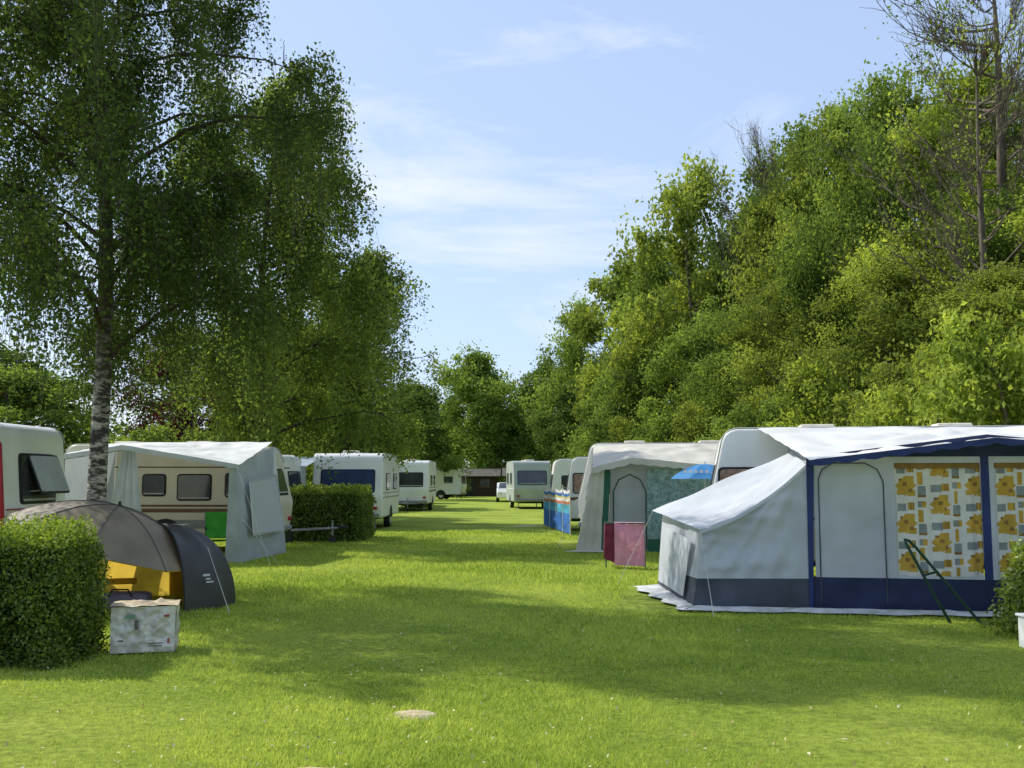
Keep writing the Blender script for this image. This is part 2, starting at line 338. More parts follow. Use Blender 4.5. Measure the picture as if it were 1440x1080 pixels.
def put(name,me,x,y,top,R,lm,refH=14,refR=4.6,rz=None,base=None):
    z=float(hill(np.array(x),np.array(y))) if base is None else base
    o=D.objects.new(name,me);link(o,None);o.location=(x,y,z-.05);sz=(top-z)/refH;sx=R/refR;o.scale=(sx,sx,sz);o.rotation_euler=(0,0,rz if rz is not None else random.random()*6.28)
    o.material_slots[1].link='OBJECT';o.material_slots[1].material=lm;return o
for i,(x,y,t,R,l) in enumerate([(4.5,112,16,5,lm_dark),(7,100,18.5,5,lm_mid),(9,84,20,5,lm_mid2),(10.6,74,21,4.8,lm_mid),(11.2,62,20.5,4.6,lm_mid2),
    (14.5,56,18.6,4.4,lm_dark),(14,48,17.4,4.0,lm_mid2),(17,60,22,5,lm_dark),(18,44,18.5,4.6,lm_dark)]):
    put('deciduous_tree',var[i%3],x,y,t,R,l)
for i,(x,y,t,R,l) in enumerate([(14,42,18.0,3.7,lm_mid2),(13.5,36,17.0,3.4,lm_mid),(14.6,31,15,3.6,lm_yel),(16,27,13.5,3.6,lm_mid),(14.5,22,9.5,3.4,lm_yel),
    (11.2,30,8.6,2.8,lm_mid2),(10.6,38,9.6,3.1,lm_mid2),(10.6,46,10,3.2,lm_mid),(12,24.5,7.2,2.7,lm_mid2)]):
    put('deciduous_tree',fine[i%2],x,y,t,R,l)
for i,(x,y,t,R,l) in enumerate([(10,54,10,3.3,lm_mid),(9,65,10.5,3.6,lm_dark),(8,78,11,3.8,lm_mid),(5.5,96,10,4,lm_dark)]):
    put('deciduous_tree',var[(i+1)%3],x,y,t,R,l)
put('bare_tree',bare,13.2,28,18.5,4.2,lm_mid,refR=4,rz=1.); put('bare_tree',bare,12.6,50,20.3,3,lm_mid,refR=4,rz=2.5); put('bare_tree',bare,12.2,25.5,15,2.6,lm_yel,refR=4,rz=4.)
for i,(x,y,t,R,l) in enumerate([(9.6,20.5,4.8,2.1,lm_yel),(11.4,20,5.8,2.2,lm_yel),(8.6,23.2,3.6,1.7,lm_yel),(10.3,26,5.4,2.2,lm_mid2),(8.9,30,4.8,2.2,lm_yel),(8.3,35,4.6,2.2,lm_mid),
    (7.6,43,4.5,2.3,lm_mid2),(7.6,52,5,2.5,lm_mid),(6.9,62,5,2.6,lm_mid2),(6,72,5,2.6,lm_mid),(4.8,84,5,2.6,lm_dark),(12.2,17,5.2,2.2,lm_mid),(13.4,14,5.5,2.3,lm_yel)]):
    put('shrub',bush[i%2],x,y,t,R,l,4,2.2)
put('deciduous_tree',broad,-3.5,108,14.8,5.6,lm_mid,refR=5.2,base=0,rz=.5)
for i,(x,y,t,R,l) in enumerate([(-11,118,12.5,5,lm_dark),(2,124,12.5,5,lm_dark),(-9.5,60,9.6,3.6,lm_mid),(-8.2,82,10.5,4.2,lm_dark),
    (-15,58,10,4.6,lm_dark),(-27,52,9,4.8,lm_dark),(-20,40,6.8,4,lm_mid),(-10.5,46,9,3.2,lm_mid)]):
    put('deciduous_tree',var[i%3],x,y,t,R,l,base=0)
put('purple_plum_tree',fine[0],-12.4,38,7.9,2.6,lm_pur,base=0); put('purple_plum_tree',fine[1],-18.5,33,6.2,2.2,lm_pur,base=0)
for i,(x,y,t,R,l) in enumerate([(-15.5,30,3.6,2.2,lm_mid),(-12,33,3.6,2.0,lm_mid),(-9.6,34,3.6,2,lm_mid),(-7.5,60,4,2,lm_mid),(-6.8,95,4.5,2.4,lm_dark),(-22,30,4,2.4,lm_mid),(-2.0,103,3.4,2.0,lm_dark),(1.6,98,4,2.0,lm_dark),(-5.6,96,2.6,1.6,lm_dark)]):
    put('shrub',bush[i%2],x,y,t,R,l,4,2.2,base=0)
rng=np.random.default_rng(5);n=520
cx=rng.uniform(-150,110,n);cy=150+rng.uniform(0,30,n)+np.abs(cx)*.1;cz=rng.uniform(0,8,n)+2*np.sin(cx*.2)
lpc=60;P=np.repeat(np.stack([cx,cy,cz],1),lpc,0)+rng.normal(size=(n*lpc,3))*np.array([2,2,1.4])
V,F=leaves(P,1.1,flat=.2);me=npmesh('distant_trees',V,F,[lm_dark],tint=np.repeat(rng.random(n*lpc),4));link(D.objects.new('distant_trees',me),None)
# fallen leaves, daisies and clover scattered over the lawn: one mesh
rng=np.random.default_rng(77);n=1500
gy=5.4*(24/5.4)**rng.random(n);gx=(rng.random(n)*2-1)*gy*.52
k=~((gx>1.6)&(gy>12.6));gx,gy=gx[k],gy[k]
V,F=leaves(np.stack([gx,gy,rng.uniform(.018,.034,len(gx))],1),.026,flat=2.5)
lm_fall=leafmat('fallen_leaf',(.30,.20,.06),(.80,.76,.50),.2,(1,1,1))
link(D.objects.new('fallen_leaves',npmesh('fallen_leaves',V,F,[lm_fall],tint=np.repeat(rng.random(len(gx)),4))),None)

# hedges
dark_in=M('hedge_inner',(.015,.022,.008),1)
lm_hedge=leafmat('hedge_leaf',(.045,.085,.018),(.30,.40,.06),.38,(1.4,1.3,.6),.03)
def hedge(x0,x1,y0,y1,h,ls,dens,seed,wild=.04,shoots=0,top=.35):
    global rng;rng=np.random.default_rng(seed);P=[];sx,sy=x1-x0,y1-y0
    A=[('f',sx*h),('b',sx*h),('l',sy*h),('r',sy*h),('t',sx*sy)]
    for k,a in A:
        m=int(a*dens);u=rng.random(m);v=rng.random(m)
        if k=='f':q=np.stack([x0+u*sx,0*u+y0,v*h],1);nn=(0,-1,0)
        if k=='b':q=np.stack([x0+u*sx,0*u+y1,v*h],1);nn=(0,1,0)
        if k=='l':q=np.stack([0*u+x0,y0+u*sy,v*h],1);nn=(-1,0,0)
        if k=='r':q=np.stack([0*u+x1,y0+u*sy,v*h],1);nn=(1,0,0)
        if k=='t':q=np.stack([x0+u*sx,y0+v*sy,0*u+h],1);nn=(0,0,1)
        nb=np.array([mnoise.noise(Vector(p*3.2)) for p in q])
        q=q+np.array(nn)[None]*(nb[:,None]*.13+rng.normal(0,wild,(m,1))-.01)+rng.normal(0,.012,(m,3));P.append(q)
    P=np.concatenate(P)
    ex=np.maximum(0,np.abs(P[:,0]-(x0+x1)/2)-(sx/2-.15));ey=np.maximum(0,np.abs(P[:,1]-(y0+y1)/2)-(sy/2-.15));P[:,2]-=(np.hypot(ex,ey)**2)*4*(P[:,2]/h)
    parts=[]
    if shoots:
        for i in range(shoots):
            b0=np.array([rng.uniform(x0,x1),rng.uniform(y0,y1),h-.03]);l=rng.uniform(.05,.24);m=int(l*150);u=rng.random((m,1))
            P=np.concatenate([P,b0+u*np.array([[rng.normal(0,.05),rng.normal(0,.05),l]])+rng.normal(0,.012,(m,3))])
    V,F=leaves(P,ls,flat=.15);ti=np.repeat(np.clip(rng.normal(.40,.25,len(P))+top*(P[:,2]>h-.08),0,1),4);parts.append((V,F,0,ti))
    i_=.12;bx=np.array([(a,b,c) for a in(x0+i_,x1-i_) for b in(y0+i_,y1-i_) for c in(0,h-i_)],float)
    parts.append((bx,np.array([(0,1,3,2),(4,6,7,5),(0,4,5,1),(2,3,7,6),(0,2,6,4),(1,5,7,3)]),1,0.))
    V,F,mi,ti=merge(parts);link(D.objects.new('hedge',npmesh('hedge',V,F,[lm_hedge,dark_in],mi,ti)),None)
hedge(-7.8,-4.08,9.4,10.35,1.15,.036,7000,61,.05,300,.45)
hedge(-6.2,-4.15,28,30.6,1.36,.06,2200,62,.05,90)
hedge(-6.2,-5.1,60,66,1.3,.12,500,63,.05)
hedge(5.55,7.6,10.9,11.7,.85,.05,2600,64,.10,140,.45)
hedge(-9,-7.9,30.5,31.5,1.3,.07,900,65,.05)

# ---------------------------------------------------------------- caravans
def caravan(loc,rz,L=5,W=2.2,H=2.5,body=None,stripes=(),side=(),endR=(),endL=(),vents=(1.5,3.5),sl=.18,sr=.18,bar=None,name='caravan',gm_=None):
    e=empty(name,loc,rz);body=body or white;gm_=gm_ or glass
    P=rpoly([(.1,.40),(0,1.1),(sl,H),(L-sr,H),(L,1.1),(L-.1,.40)],[.08,.4,.3,.3,.4,.08],7);k=len(P)
    V=[(p.x,0,p.y) for p in P]+[(p.x,W,p.y) for p in P]
    F=[tuple(range(k)),tuple(reversed(range(k,2*k)))]+[(i,k+i,k+(i+1)%k,(i+1)%k) for i in range(k)]
    o=pmesh('body',V,F,body,e);addmod(o,.07,4)
    def side_strip(z,h,m):
        for s in(0,1):
            y=-.004 if s==0 else W+.004; V=[(.12,y,z),(L-.12,y,z),(L-.12,y,z+h),(.12,y,z+h)]
            pmesh('stripe',V,[(0,1,2,3)],m,e)
    for z,h,m in stripes: side_strip(z,h,m)
    def win(o,ex,ey,w,h,cm=None):
        nn=Vector(ex).cross(Vector(ey)).normalized()
        panel('window_seal',Vector(o)-nn*.01,ex,ey,w+.07,h+.07,.09,.022,rubber,e)
        panel('window_glass',Vector(o),ex,ey,w,h,.07,.028,cm or gm_,e)
        panel('window_rail',Vector(o)-Vector(ey).normalized()*(h/2-.03)+nn*.02,ex,ey,w*.96,.03,.01,.014,frame,e)
        return nn
    for q in side:
        x,z,w,h=q[:4];cm=q[4] if len(q)>4 else None
        win((x,0,z),(1,0,0),(0,0,1),w,h,cm);win((x,W,z),(-1,0,0),(0,0,1),w,h,cm)
    for q in endR:
        y,z,w,h=q[:4];cm=q[4] if len(q)>4 else None
        win((L-sr*(z-1.1)/(H-1.1)+.004,y,z),(0,1,0),(-sr,0,H-1.1),w,h,cm)
    for q in endL:
        y,z,w,h=q[:4];cm=q[4] if len(q)>4 else None
        win((sl*(z-1.1)/(H-1.1)-.004,y,z),(0,-1,0),(sl,0,H-1.1),w,h,cm)
    for xv in vents:
        box('roof_vent',(xv,W/2,H+.05),(.55,.5,.1),plastic,e,.03);box('roof_vent_base',(xv,W/2,H+.0),(.65,.6,.03),white,e,.01)
    for s,x in((1,L),(-1,0)):
        for y in(.25,W-.25): box('tail_light',(x-s*.03,y,.72),(.05,.16,.1),redm if s==1 else plastic,e,.01)
        box('bumper_rail',(x-s*.05,W/2,.5),(.1,W*.9,.12),greystripe,e,.03)
        tube('grab_handle',[(x+s*.0,.12,.95),(x+s*.06,.12,.97),(x+s*.06,.12,1.13),(x,.12,1.15)],.012,frame,e)
    for y in(.02,W-.02): 
        tube('awning_rail',[(p.x,y-(.02 if y<1 else -.02),p.y) for p in P[8:32]],.012,frame,e)
    for y in(.12,W-.12):
        cyl('wheel',(L*.52,y,.31),.31,.2,'y',rubber,e);cyl('wheel_hub',(L*.52,y+(-.09 if y<1 else .09),.31),.17,.06,'y',plastic,e)
        V=[(L*.52+.42*math.cos(a),y+(-.13 if y<1 else .13),.36+.42*math.sin(a)) for a in np.linspace(0,math.pi,14)]
        pmesh('wheel_arch',V,[tuple(range(14))],rubber,e)
    box('chassis',(L/2,W/2,.36),(L*.92,W*.7,.1),rubber,e,.01)
    if bar:
        s=-1 if bar=='L' else 1;x=0 if bar=='L' else L
        tube('drawbar',[(x-s*.2,.5,.4),(x+s*1.2,W/2,.42)],.035,steel,e);tube('drawbar',[(x-s*.2,W-.5,.4),(x+s*1.2,W/2,.42)],.035,steel,e)
        tube('jockey_stem',[(x+s*.95,W/2+.08,.7),(x+s*.95,W/2+.08,.15)],.025,steel,e);cyl('jockey_wheel',(x+s*.95,W/2+.08,.1),.1,.05,'y',rubber,e)
        box('hitch',(x+s*1.3,W/2,.45),(.25,.08,.08),steel,e,.02)
    for x in(.5,L-.5):
        for y in(.3,W-.3): tube('corner_steady',[(x,y,.35),(x+.1,y,.0)],.025,steel,e)
    return e
ca1=caravan((-13,15.15,0),0,L=5.5,W=2.25,H=2.56,stripes=[(1.0,.05,redm),(.75,.18,redm)],endR=[(1.2,1.70,1.15,.72)],side=[(4.3,1.7,.9,.55)],sr=.12)
tube('red_edge_trim',[(5.5-.09,.02,.45),(5.5+.0,.01,1.1),(5.5-.09,.01,2.2),(5.5-.3,.01,2.54),(4.9,.01,2.58),(3,.01,2.58)],.045,redm,ca1)
panel('open_window_rim',(5.565,1.35,1.77),(0,1,0),(-.30,0,.75),1.04,.66,.06,.016,rubber,ca1)
panel('open_window_sash',(5.582,1.35,1.777),(0,1,0),(-.30,0,.75),.98,.60,.05,.012,acryl,ca1)
for y in(.9,1.8): tube('window_stay',[(5.45,y,1.5),(5.68,y,1.52)],.008,frame,ca1)
panel('lower_moulding',(5.5-.02,1.12,.86),(0,1,0),(.02,0,1),1.9,.5,.08,.03,white,ca1)
tube('end_stripe',[(5.53,.1,1.24),(5.53,2.15,1.24)],.012,redm,ca1)
caravan((-10.6,24,0),-3,L=5.0,W=2.2,H=2.5,body=cream,stripes=[(1.05,.05,brown),(.92,.09,brown),(1.95,.03,brown),(.55,.2,greystripe)],side=[(.8,1.55,.6,.45),(2.3,1.55,.5,.45),(3.25,1.5,.75,.55),(4.3,1.55,.6,.5)],endR=[(1.1,1.62,1.5,.6)],vents=(1.2,3.0),sr=.4)
caravan((-6.65,39.2,0),-90,L=5,W=2.35,H=2.55,stripes=[(1.05,.04,greystripe),(1.2,.03,greystripe)],side=[(1.5,1.6,1,.5),(3.6,1.6,.9,.5)],endR=[(1.18,1.62,1.75,.72,navywin)],sr=.2,vents=(1.4,4.2),bar='R')
caravan((-11.4,31.5,0),-3,L=4.6,W=2.1,H=2.45,side=[(3.5,1.6,.8,.5)],endR=[(1.05,1.6,1.4,.6)])
caravan((-6.55,59,0),-90,L=5,W=2.2,H=2.65,stripes=[(1,.1,brown),(1.2,.04,brown)],side=[(1.5,1.6,.9,.5),(3.5,1.6,.9,.5)],endR=[(1.1,1.65,1.5,.7)],bar='R')
caravan((-7.7,85,0),-10,L=3.6,W=2.1,H=2.45,side=[(1,1.6,.7,.5),(2.5,1.6,.7,.5)],endR=[(1.05,1.6,1.4,.6)],body=white)
caravan((-7.9,74,0),-90,L=4.4,W=2.1,H=2.5,side=[(1,1.6,.7,.5)],endR=[(1.05,1.6,1.4,.6)],body=white)
R1=empty('caravan_awning',(AX,AY,0),-10)
cA=caravan((AX-1.28*ca+2.92*sa,AY+1.28*sa+2.92*ca,0),-10,L=6.6,W=2.2,H=2.50,side=[(.62,1.55,.78,.6,pinkcurt),(3,1.6,1,.5)],endL=[(1.1,1.6,1.5,.6)],vents=(1.85,4.0),stripes=[(1.05,.04,brown)],sl=.3)
caravan((1.72,26.9,0),-6,L=5.6,W=2.2,H=2.62,body=white,side=[(.8,1.6,.8,.5)],endL=[(1.1,1.6,1.5,.6)],sl=.35)
caravan((1.75,33.4,0),-3,L=5,W=2.2,H=2.4,side=[(.55,1.55,.6,.6,pinkcurt)],endL=[(1.1,1.55,1.4,.6)],stripes=[(1,.1,brown)],sl=.2)
caravan((1.6,42,0),0,L=5,W=2.2,H=2.5,side=[(.9,1.55,.9,.5)],endL=[(1.1,1.55,1.4,.6)])
caravan((-.35,63,0),-85,L=5.2,W=2.1,H=2.7,body=greyg,side=[(1.2,1.7,1.1,.6),(3.4,1.7,1.1,.6)],endR=[(1.05,1.75,1.6,.75)],endL=[(1.05,1.7,1.4,.6)],sr=.35,stripes=[(1.1,.05,white)])
caravan((.2,76,0),-85,L=5,W=2.1,H=2.7,body=white,side=[(1.2,1.7,1.1,.6),(3.4,1.7,1.1,.6)],endR=[(1.05,1.7,1.4,.6)])

# ---------------- right large awning
e=R1
def motif(x,y):
    k=int(x/.42);tx=x%.42;ty=(y+(.24 if k%2 else 0))%.48
    def sq(cx,cy,w,h): return abs(tx-cx)<w/2 and abs(ty-cy)<h/2
    if sq(.14,.20,.05,.05) or sq(.20,.12,.035,.05) or sq(.08,.26,.04,.035): return 3
    if abs(tx-.14)+abs(ty-.18)<.13 or sq(.07,.10,.08,.07) or sq(.20,.26,.08,.08) or sq(.21,.09,.09,.07): return 1
    if sq(.33,.10,.10,.15): return 2 if ty>.07 else 3
    if sq(.32,.28,.05,.16): return 1
    if sq(.09,.38,.12,.10): return 2
    if sq(.20,.40,.09,.11): return 1 if (tx*50%2)<1.3 else 3
    if sq(.34,.42,.10,.08): return 2 if tx<.34 else 1
    return 0
ft=lambda x: np.interp(x,[0,.5,2.2,4.2,5],[1.97,2.03,2.24,2.03,1.97])
def wallseg(name,x0,x1,z0,z1,m,y=0,**k):
    return cloth(name,[(x0,y,z0),(x1,y,z0),(x1,y,z1),(x0,y,z1)],m,e,**k)
wallseg('skirt_wall',0,5,.015,.44,cnavy,nu=60,nv=8,wr=.03)
wallseg('door_panel',.06,1.0,.44,1.98,cgrey,nu=24,nv=30,wr=.03)
for a,b_ in[(1.0,1.06),(4.9,5)]: wallseg('frame_strip',a,b_,.44,1.98,cgrey,nu=2,nv=20,wr=.006)
for i,(a,b_) in enumerate([(1.06,2.1),(2.26,3.4),(3.55,4.9)]):
    wallseg('patterned_curtain',a,b_,.47,1.83,[c_wh,c_ye,c_gr,c_or],y=.05,nu=int((b_-a)/.016),nv=85,wr=.015,pleat=.018,pw=.17,matfn=motif,seed=i)
    wallseg('window_top_border',a,b_,1.83,1.9,c_or,y=.03,nu=20,nv=2,wr=.003,pleat=.006,pw=.05)
    wallseg('window_header',a,b_,1.9,1.98,cgrey,nu=20,nv=2,wr=.003)
    wallseg('window_sill',a,b_,.44,.475,cgrey,y=-.01,nu=20,nv=2,wr=.003)
for a,b_ in[(2.1,2.2),(3.4,3.5)]: wallseg('blue_band',a,b_,.44,1.98,cblue,y=-.005,nu=4,nv=20,wr=.005)
for a,b_ in[(2.2,2.26),(3.5,3.55)]: wallseg('frame_strip',a,b_,.44,1.98,cgrey,nu=4,nv=20,wr=.005)
cloth('corner_trim',[(-.035,-.03,.0),(.015,-.03,.0),(.07,-.03,1.98),(-.03,-.03,1.98)],cblue,e,nu=3,nv=20,wr=.014)
tube('door_zip',[(.12,-.012,.1),(.12,-.016,1.7),(.17,-.02,1.82),(.3,-.02,1.9),(.7,-.02,1.9),(.85,-.02,1.82),(.92,-.016,1.66),(.93,-.012,.1)],.008,cnavy2,e)
def topfn(u,v): return (0,0,v*(ft(u*5)-1.97)*1.0)
cloth('gable',[(0,.01,1.97),(5,.01,1.97),(5,.01,1.99),(0,.01,1.99)],cnavy,e,nu=50,nv=6,wr=.004,fn=topfn)
cloth('roof',[(-.02,-.42,1.93),(5.02,-.42,1.93),(5.02,2.92,2.5),(-.45,2.92,2.5)],cwhite,e,nu=60,nv=40,sag=(0,0,-.09),wr=.05,fn=lambda u,v:(0,0,(1-v)*(ft(u*5)-1.97)+.02*math.sin(u*40)*v*(1-v)))
cloth('canopy_valance',[(-.02,-.425,1.875),(5.02,-.425,1.875),(5.02,-.425,1.935),(-.02,-.425,1.935)],cblue,e,nu=90,nv=5,wr=.01,fn=lambda u,v:(0,0,(ft(u*5)-1.97)-(1-v)*.03*abs(math.sin(u*math.pi*16))))
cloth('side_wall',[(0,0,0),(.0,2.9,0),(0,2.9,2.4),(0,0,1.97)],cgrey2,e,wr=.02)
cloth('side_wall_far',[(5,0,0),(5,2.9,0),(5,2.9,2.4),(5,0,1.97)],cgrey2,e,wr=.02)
NL=(-1.5,-.1);FL=(-2.05,2.5)
tN=(-1.36,.0,1.04);tF=(-1.95,2.45,1.16);tNR=(-.03,-.0,1.88);tFR=(-.02,2.0,2.10)
def lerp(a,b,t): return tuple(a[i]*(1-t)+b[i]*t for i in range(3))
zb=.40
a0=(NL[0],NL[1],.01);c0=(-.02,-.02,.01)
aM=lerp(a0,tN,zb/1.05);cM=(-.02,-.015,.42)
cloth('annex_front_skirt',[a0,c0,cM,aM],cnavy2,e,nu=24,nv=8,wr=.04,seed=3)
cloth('annex_front',[aM,cM,tNR,tN],cgrey,e,nu=48,nv=36,sag=(0,.07,0),wr=.06,seed=4,fn=lambda u,v:(0,.016*math.sin((u*2-v)*14)*u*(1-u)*4+.01*math.sin((u+v*1.3)*23)*v,-.12*4*u*(1-u)*v**3))
f0=(FL[0],FL[1],.01);fM=lerp(f0,tF,.3)
cloth('annex_side_skirt',[f0,a0,aM,fM],cnavy2,e,nu=20,nv=8,wr=.02,seed=5)
cloth('annex_side',[fM,aM,tN,tF],cgrey,e,nu=24,nv=16,sag=(.03,0,0),wr=.03,seed=6)
pp=lambda u,v:tuple((np.array(f0)*(1-u)*(1-v)+np.array(a0)*u*(1-v)+np.array(tN)*u*v+np.array(tF)*(1-u)*v)+np.array((-.045,-.01,0)))
cloth('annex_side_window_flap',[pp(.1,.12),pp(.8,.1),pp(.85,.82),pp(.08,.86)],cgreyl,e,nu=20,nv=16,wr=.02,seed=7)
tFo=(-2.12,2.5,1.2);tNo=(-1.40,-.06,1.03)
cloth('annex_roof',[tNo,tNR,tFR,tFo],cgreyl,e,nu=56,nv=44,sag=(0,0,-.20),wr=.05,seed=8,wf=1.5,fn=lambda u,v:(0,0,-.12*4*u*(1-u)*(1-v)**3+.016*math.sin((v*3+u)*11)*u*(1-u)*4))
cloth('annex_roof_hem',[(tNo[0],tNo[1]-.01,tNo[2]-.05),(tNR[0],tNR[1]-.02,tNR[2]-.04),(tNR[0],tNR[1]-.02,tNR[2]+.005),tNo],cgreyl,e,nu=30,nv=3,wr=.01,fn=lambda u,v:(0,0,-.12*4*u*(1-u)))
cloth('mud_flap',[(-1.62,-.38,.03),(5.0,-.30,.03),(5,-.02,.06),(-1.48,-.11,.06)],mudflap,e,nu=100,nv=6,wr=.03,wf=4,fn=lambda u,v:(0,(1-v)*.06*math.sin(u*37)*math.sin(u*11),0))
cloth('mud_flap_side',[(-2.45,2.45,.03),(-1.62,-.38,.03),(-1.48,-.11,.06),(-2.03,2.5,.06)],mudflap,e,nu=40,nv=6,wr=.03,wf=4,fn=lambda u,v:((1-v)*.05*math.sin(u*25),0,0))
ropem=M('guy_rope',(.6,.6,.58),.8)
for a_,b_ in [((-1.4,-.05,1.04),(-1.25,-.75,0)),((-2.1,2.5,1.2),(-2.7,2.9,0))]:
    tube('guy_rope',[a_,b_],.004,ropem,e)
fr=empty('leaning_tubular_frame',(0,0,0))
def hoop(x0,y0,x1,y1,top): 
    return [(x0,y0,0),(x0+(x1-x0)*.55,y0+(y1-y0)*.55,top*.55),(x0+(x1-x0)*.93,y0+(y1-y0)*.93,top*.95),(x1+.02,y1,top),(x1+.07,y1+.0,top*.985)]
tube('tube_leg',hoop(5.17,12.28,4.72,12.48,.97)+[(4.86,12.46,.88),(5.5,12.2,.0)],.018,dgreen,fr)
tube('crossbar',[(4.93,12.4,.55),(5.08,12.36,.6)],.014,dgreen,fr)

# ---------------- awning 2 (cream)
e=empty('caravan_awning',(1.95,24.1,0),-6)
ft2=lambda x: float(np.interp(x,[0,.15,.9,2.2,3.6],[1.95,2.0,2.18,2.05,1.9]))
cloth('roof',[(-.05,-.3,1.95),(3.6,-.3,1.95),(3.6,2.8,2.6),(-.1,2.8,2.6)],ccream,e,nu=40,nv=30,sag=(0,0,.05),wr=.045,fn=lambda u,v:(0,0,(1-v)*(ft2(u*3.6)-1.95)))
cloth('valance',[(-.05,-.3,1.83),(3.6,-.3,1.83),(3.6,-.3,1.955),(-.05,-.3,1.955)],ccream,e,nu=60,nv=4,wr=.012,fn=lambda u,v:(0,0,(ft2(u*3.6)-1.95)-(1-v)*.03*abs(math.sin(u*40))))
cloth('side_wall',[(-.45,-.25,0),(-.35,2.7,0),(-.08,2.8,2.55),(-.03,-.25,1.97)],ccream,e,wr=.07,nu=30,nv=24)
cloth('front_drape',[(-.46,-.26,0),(.12,-.1,0),(.22,-.05,1.97),(-.03,-.26,1.97)],ccream,e,wr=.04,nu=16,nv=24,pleat=.015,pw=.2)
cloth('green_edge',[(.12,-.1,0),(.26,-.08,0),(.36,-.05,1.98),(.2,-.06,1.97)],green,e,wr=.01,nu=4,nv=20)
cloth('inner_panel',[(.3,.35,0),(1.25,.35,0),(1.25,.35,1.95),(.36,.35,1.95)],cgrey,e,wr=.03)
tube('panel_arch',[(.42,.32,.05),(.42,.32,1.4),(.55,.32,1.68),(.8,.32,1.8),(1.05,.32,1.68),(1.18,.32,1.4),(1.18,.32,.05)],.014,green,e)
cloth('teal_curtain',[(1.2,.05,0.3),(3.4,.05,.3),(3.4,.05,2.0),(1.2,.05,2.0)],[t_a,t_b,t_c],e,nu=110,nv=70,wr=.01,pleat=.015,pw=.2,matfn=lambda x,y:int(3*abs(mnoise.noise(Vector((x*9,y*9,1.5)))*1.9))%3)
cloth('front_lower',[(1.2,.04,0),(3.6,.04,0),(3.6,.04,.3),(1.2,.04,.3)],green,e,nu=20,nv=4)
cloth('mud_flap',[(-.75,-.35,.03),(.2,-.4,.03),(.15,-.1,.06),(-.45,-.25,.06)],ccream,e,nu=16,nv=4,wr=.02)
cloth('front_gable',[(0,.02,1.94),(3.6,.02,1.94),(3.6,.02,1.96),(0,.02,1.96)],cgrey2,e,nu=30,nv=4,fn=lambda u,v:(0,0,v*(ft2(u*3.6)-1.95)))
tube('guy_rope',[(0,-.3,1.97),(-.9,-.9,0)],.004,ropem,e)
wb=empty('striped_windbreak',(1.75,31.0,0))
wc=[M('wb_blue',(.03,.14,.42),.8),M('wb_cyan',(.07,.35,.5),.8),M('wb_orange',(.50,.16,.08),.8),M('wb_yellow',(.55,.45,.12),.8),M('wb_white',(.65,.65,.65),.8)]
wmf=lambda x,y: 0 if y<.6 else (1 if y<.9 else [2,4,3,0,4,1][min(5,int((y-.9)/.085))])
cloth('windbreak_cloth',[(-.6,6,.05),(0,0,.05),(0,0,1.38),(-.6,6,1.38)],wc,wb,nu=60,nv=42,wr=.05,fn=lambda u,v:(0,0,-.06*abs(math.sin(u*math.pi*4))*v),matfn=wmf)
for t_ in (0,.25,.5,.75,1): tube('windbreak_pole',[(-.6*t_,6*t_,0),(-.6*t_,6*t_,1.5)],.016,plastic,wb)

# ---------------- left awning
e=empty('caravan_awning',(-9.2,21.1,0),0)
ft3=lambda x: float(np.interp(x,[0,1.3,2.6,3.6],[2.16,2.38,2.16,1.98]))
cloth('roof',[(-.1,-.2,2.0),(3.65,-.2,2.0),(3.62,2.8,2.55),(0,2.9,2.55)],cwhite,e,nu=50,nv=36,sag=(0,0,-.05),wr=.05,fn=lambda u,v:(0,0,(1-v)*(ft3(u*3.6)-2.0)))
cloth('valance',[(-.1,-.2,1.92),(3.65,-.2,1.92),(3.65,-.2,2.005),(-.1,-.2,2.005)],cgrey,e,nu=70,nv=4,wr=.01,fn=lambda u,v:(0,0,(ft3(u*3.6)-2.0)-(1-v)*.02*abs(math.sin(u*45))))
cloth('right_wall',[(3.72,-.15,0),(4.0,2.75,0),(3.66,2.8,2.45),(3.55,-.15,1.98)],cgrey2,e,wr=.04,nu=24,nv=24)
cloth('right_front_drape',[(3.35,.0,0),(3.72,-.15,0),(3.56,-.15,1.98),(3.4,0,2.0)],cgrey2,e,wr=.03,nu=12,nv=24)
cloth('mesh_window',[(3.83,.35,.55),(4.02,2.35,.55),(3.80,2.4,1.75),(3.72,.35,1.62)],mesh_w,e,wr=.008,nu=16,nv=16)
tube('window_zip',[(3.84,.33,.53),(4.03,2.37,.53),(3.81,2.42,1.77),(3.73,.33,1.64),(3.84,.33,.53)],.01,cwhite,e)
cloth('hanging_drape',[(.75,.02,.1),(1.75,.02,.05),(1.45,0,2.3),(1.2,0,2.3)],cgrey,e,wr=.05,nu=24,nv=30,pleat=.03,pw=.16)
cloth('left_wall',[(-.1,0,0),(-.1,2.8,0),(-.02,2.8,2.45),(-.05,0,2.12)],cgrey,e,wr=.03)
for x in(.0,1.32,3.42): tube('pole',[(x,0,0),(x,0,ft3(x)-.05)],.014,steel,e)
tube('ridge_pole',[(0,0,2.1),(1.3,0,2.3),(3.5,0,1.95)],.012,steel,e)
for a_,b_ in [((3.6,-.2,1.97),(4.55,-1.1,0)),((3.72,-.15,.9),(4.5,-.3,0))]: tube('guy_rope',[a_,b_],.004,ropem,e)
ch=empty('camping_chair',(-6.25,22.0,0),20);cg=M('chair_green',(.08,.48,.06),.7)
cloth('seat',[(-.25,-.2,.42),(.25,-.2,.42),(.25,.25,.38),(-.25,.25,.38)],cg,ch,nu=8,nv=8,sag=(0,0,-.04))
cloth('backrest',[(-.25,.25,.42),(.25,.25,.42),(.25,.45,.98),(-.25,.45,.98)],cg,ch,nu=8,nv=8,sag=(0,.04,0))
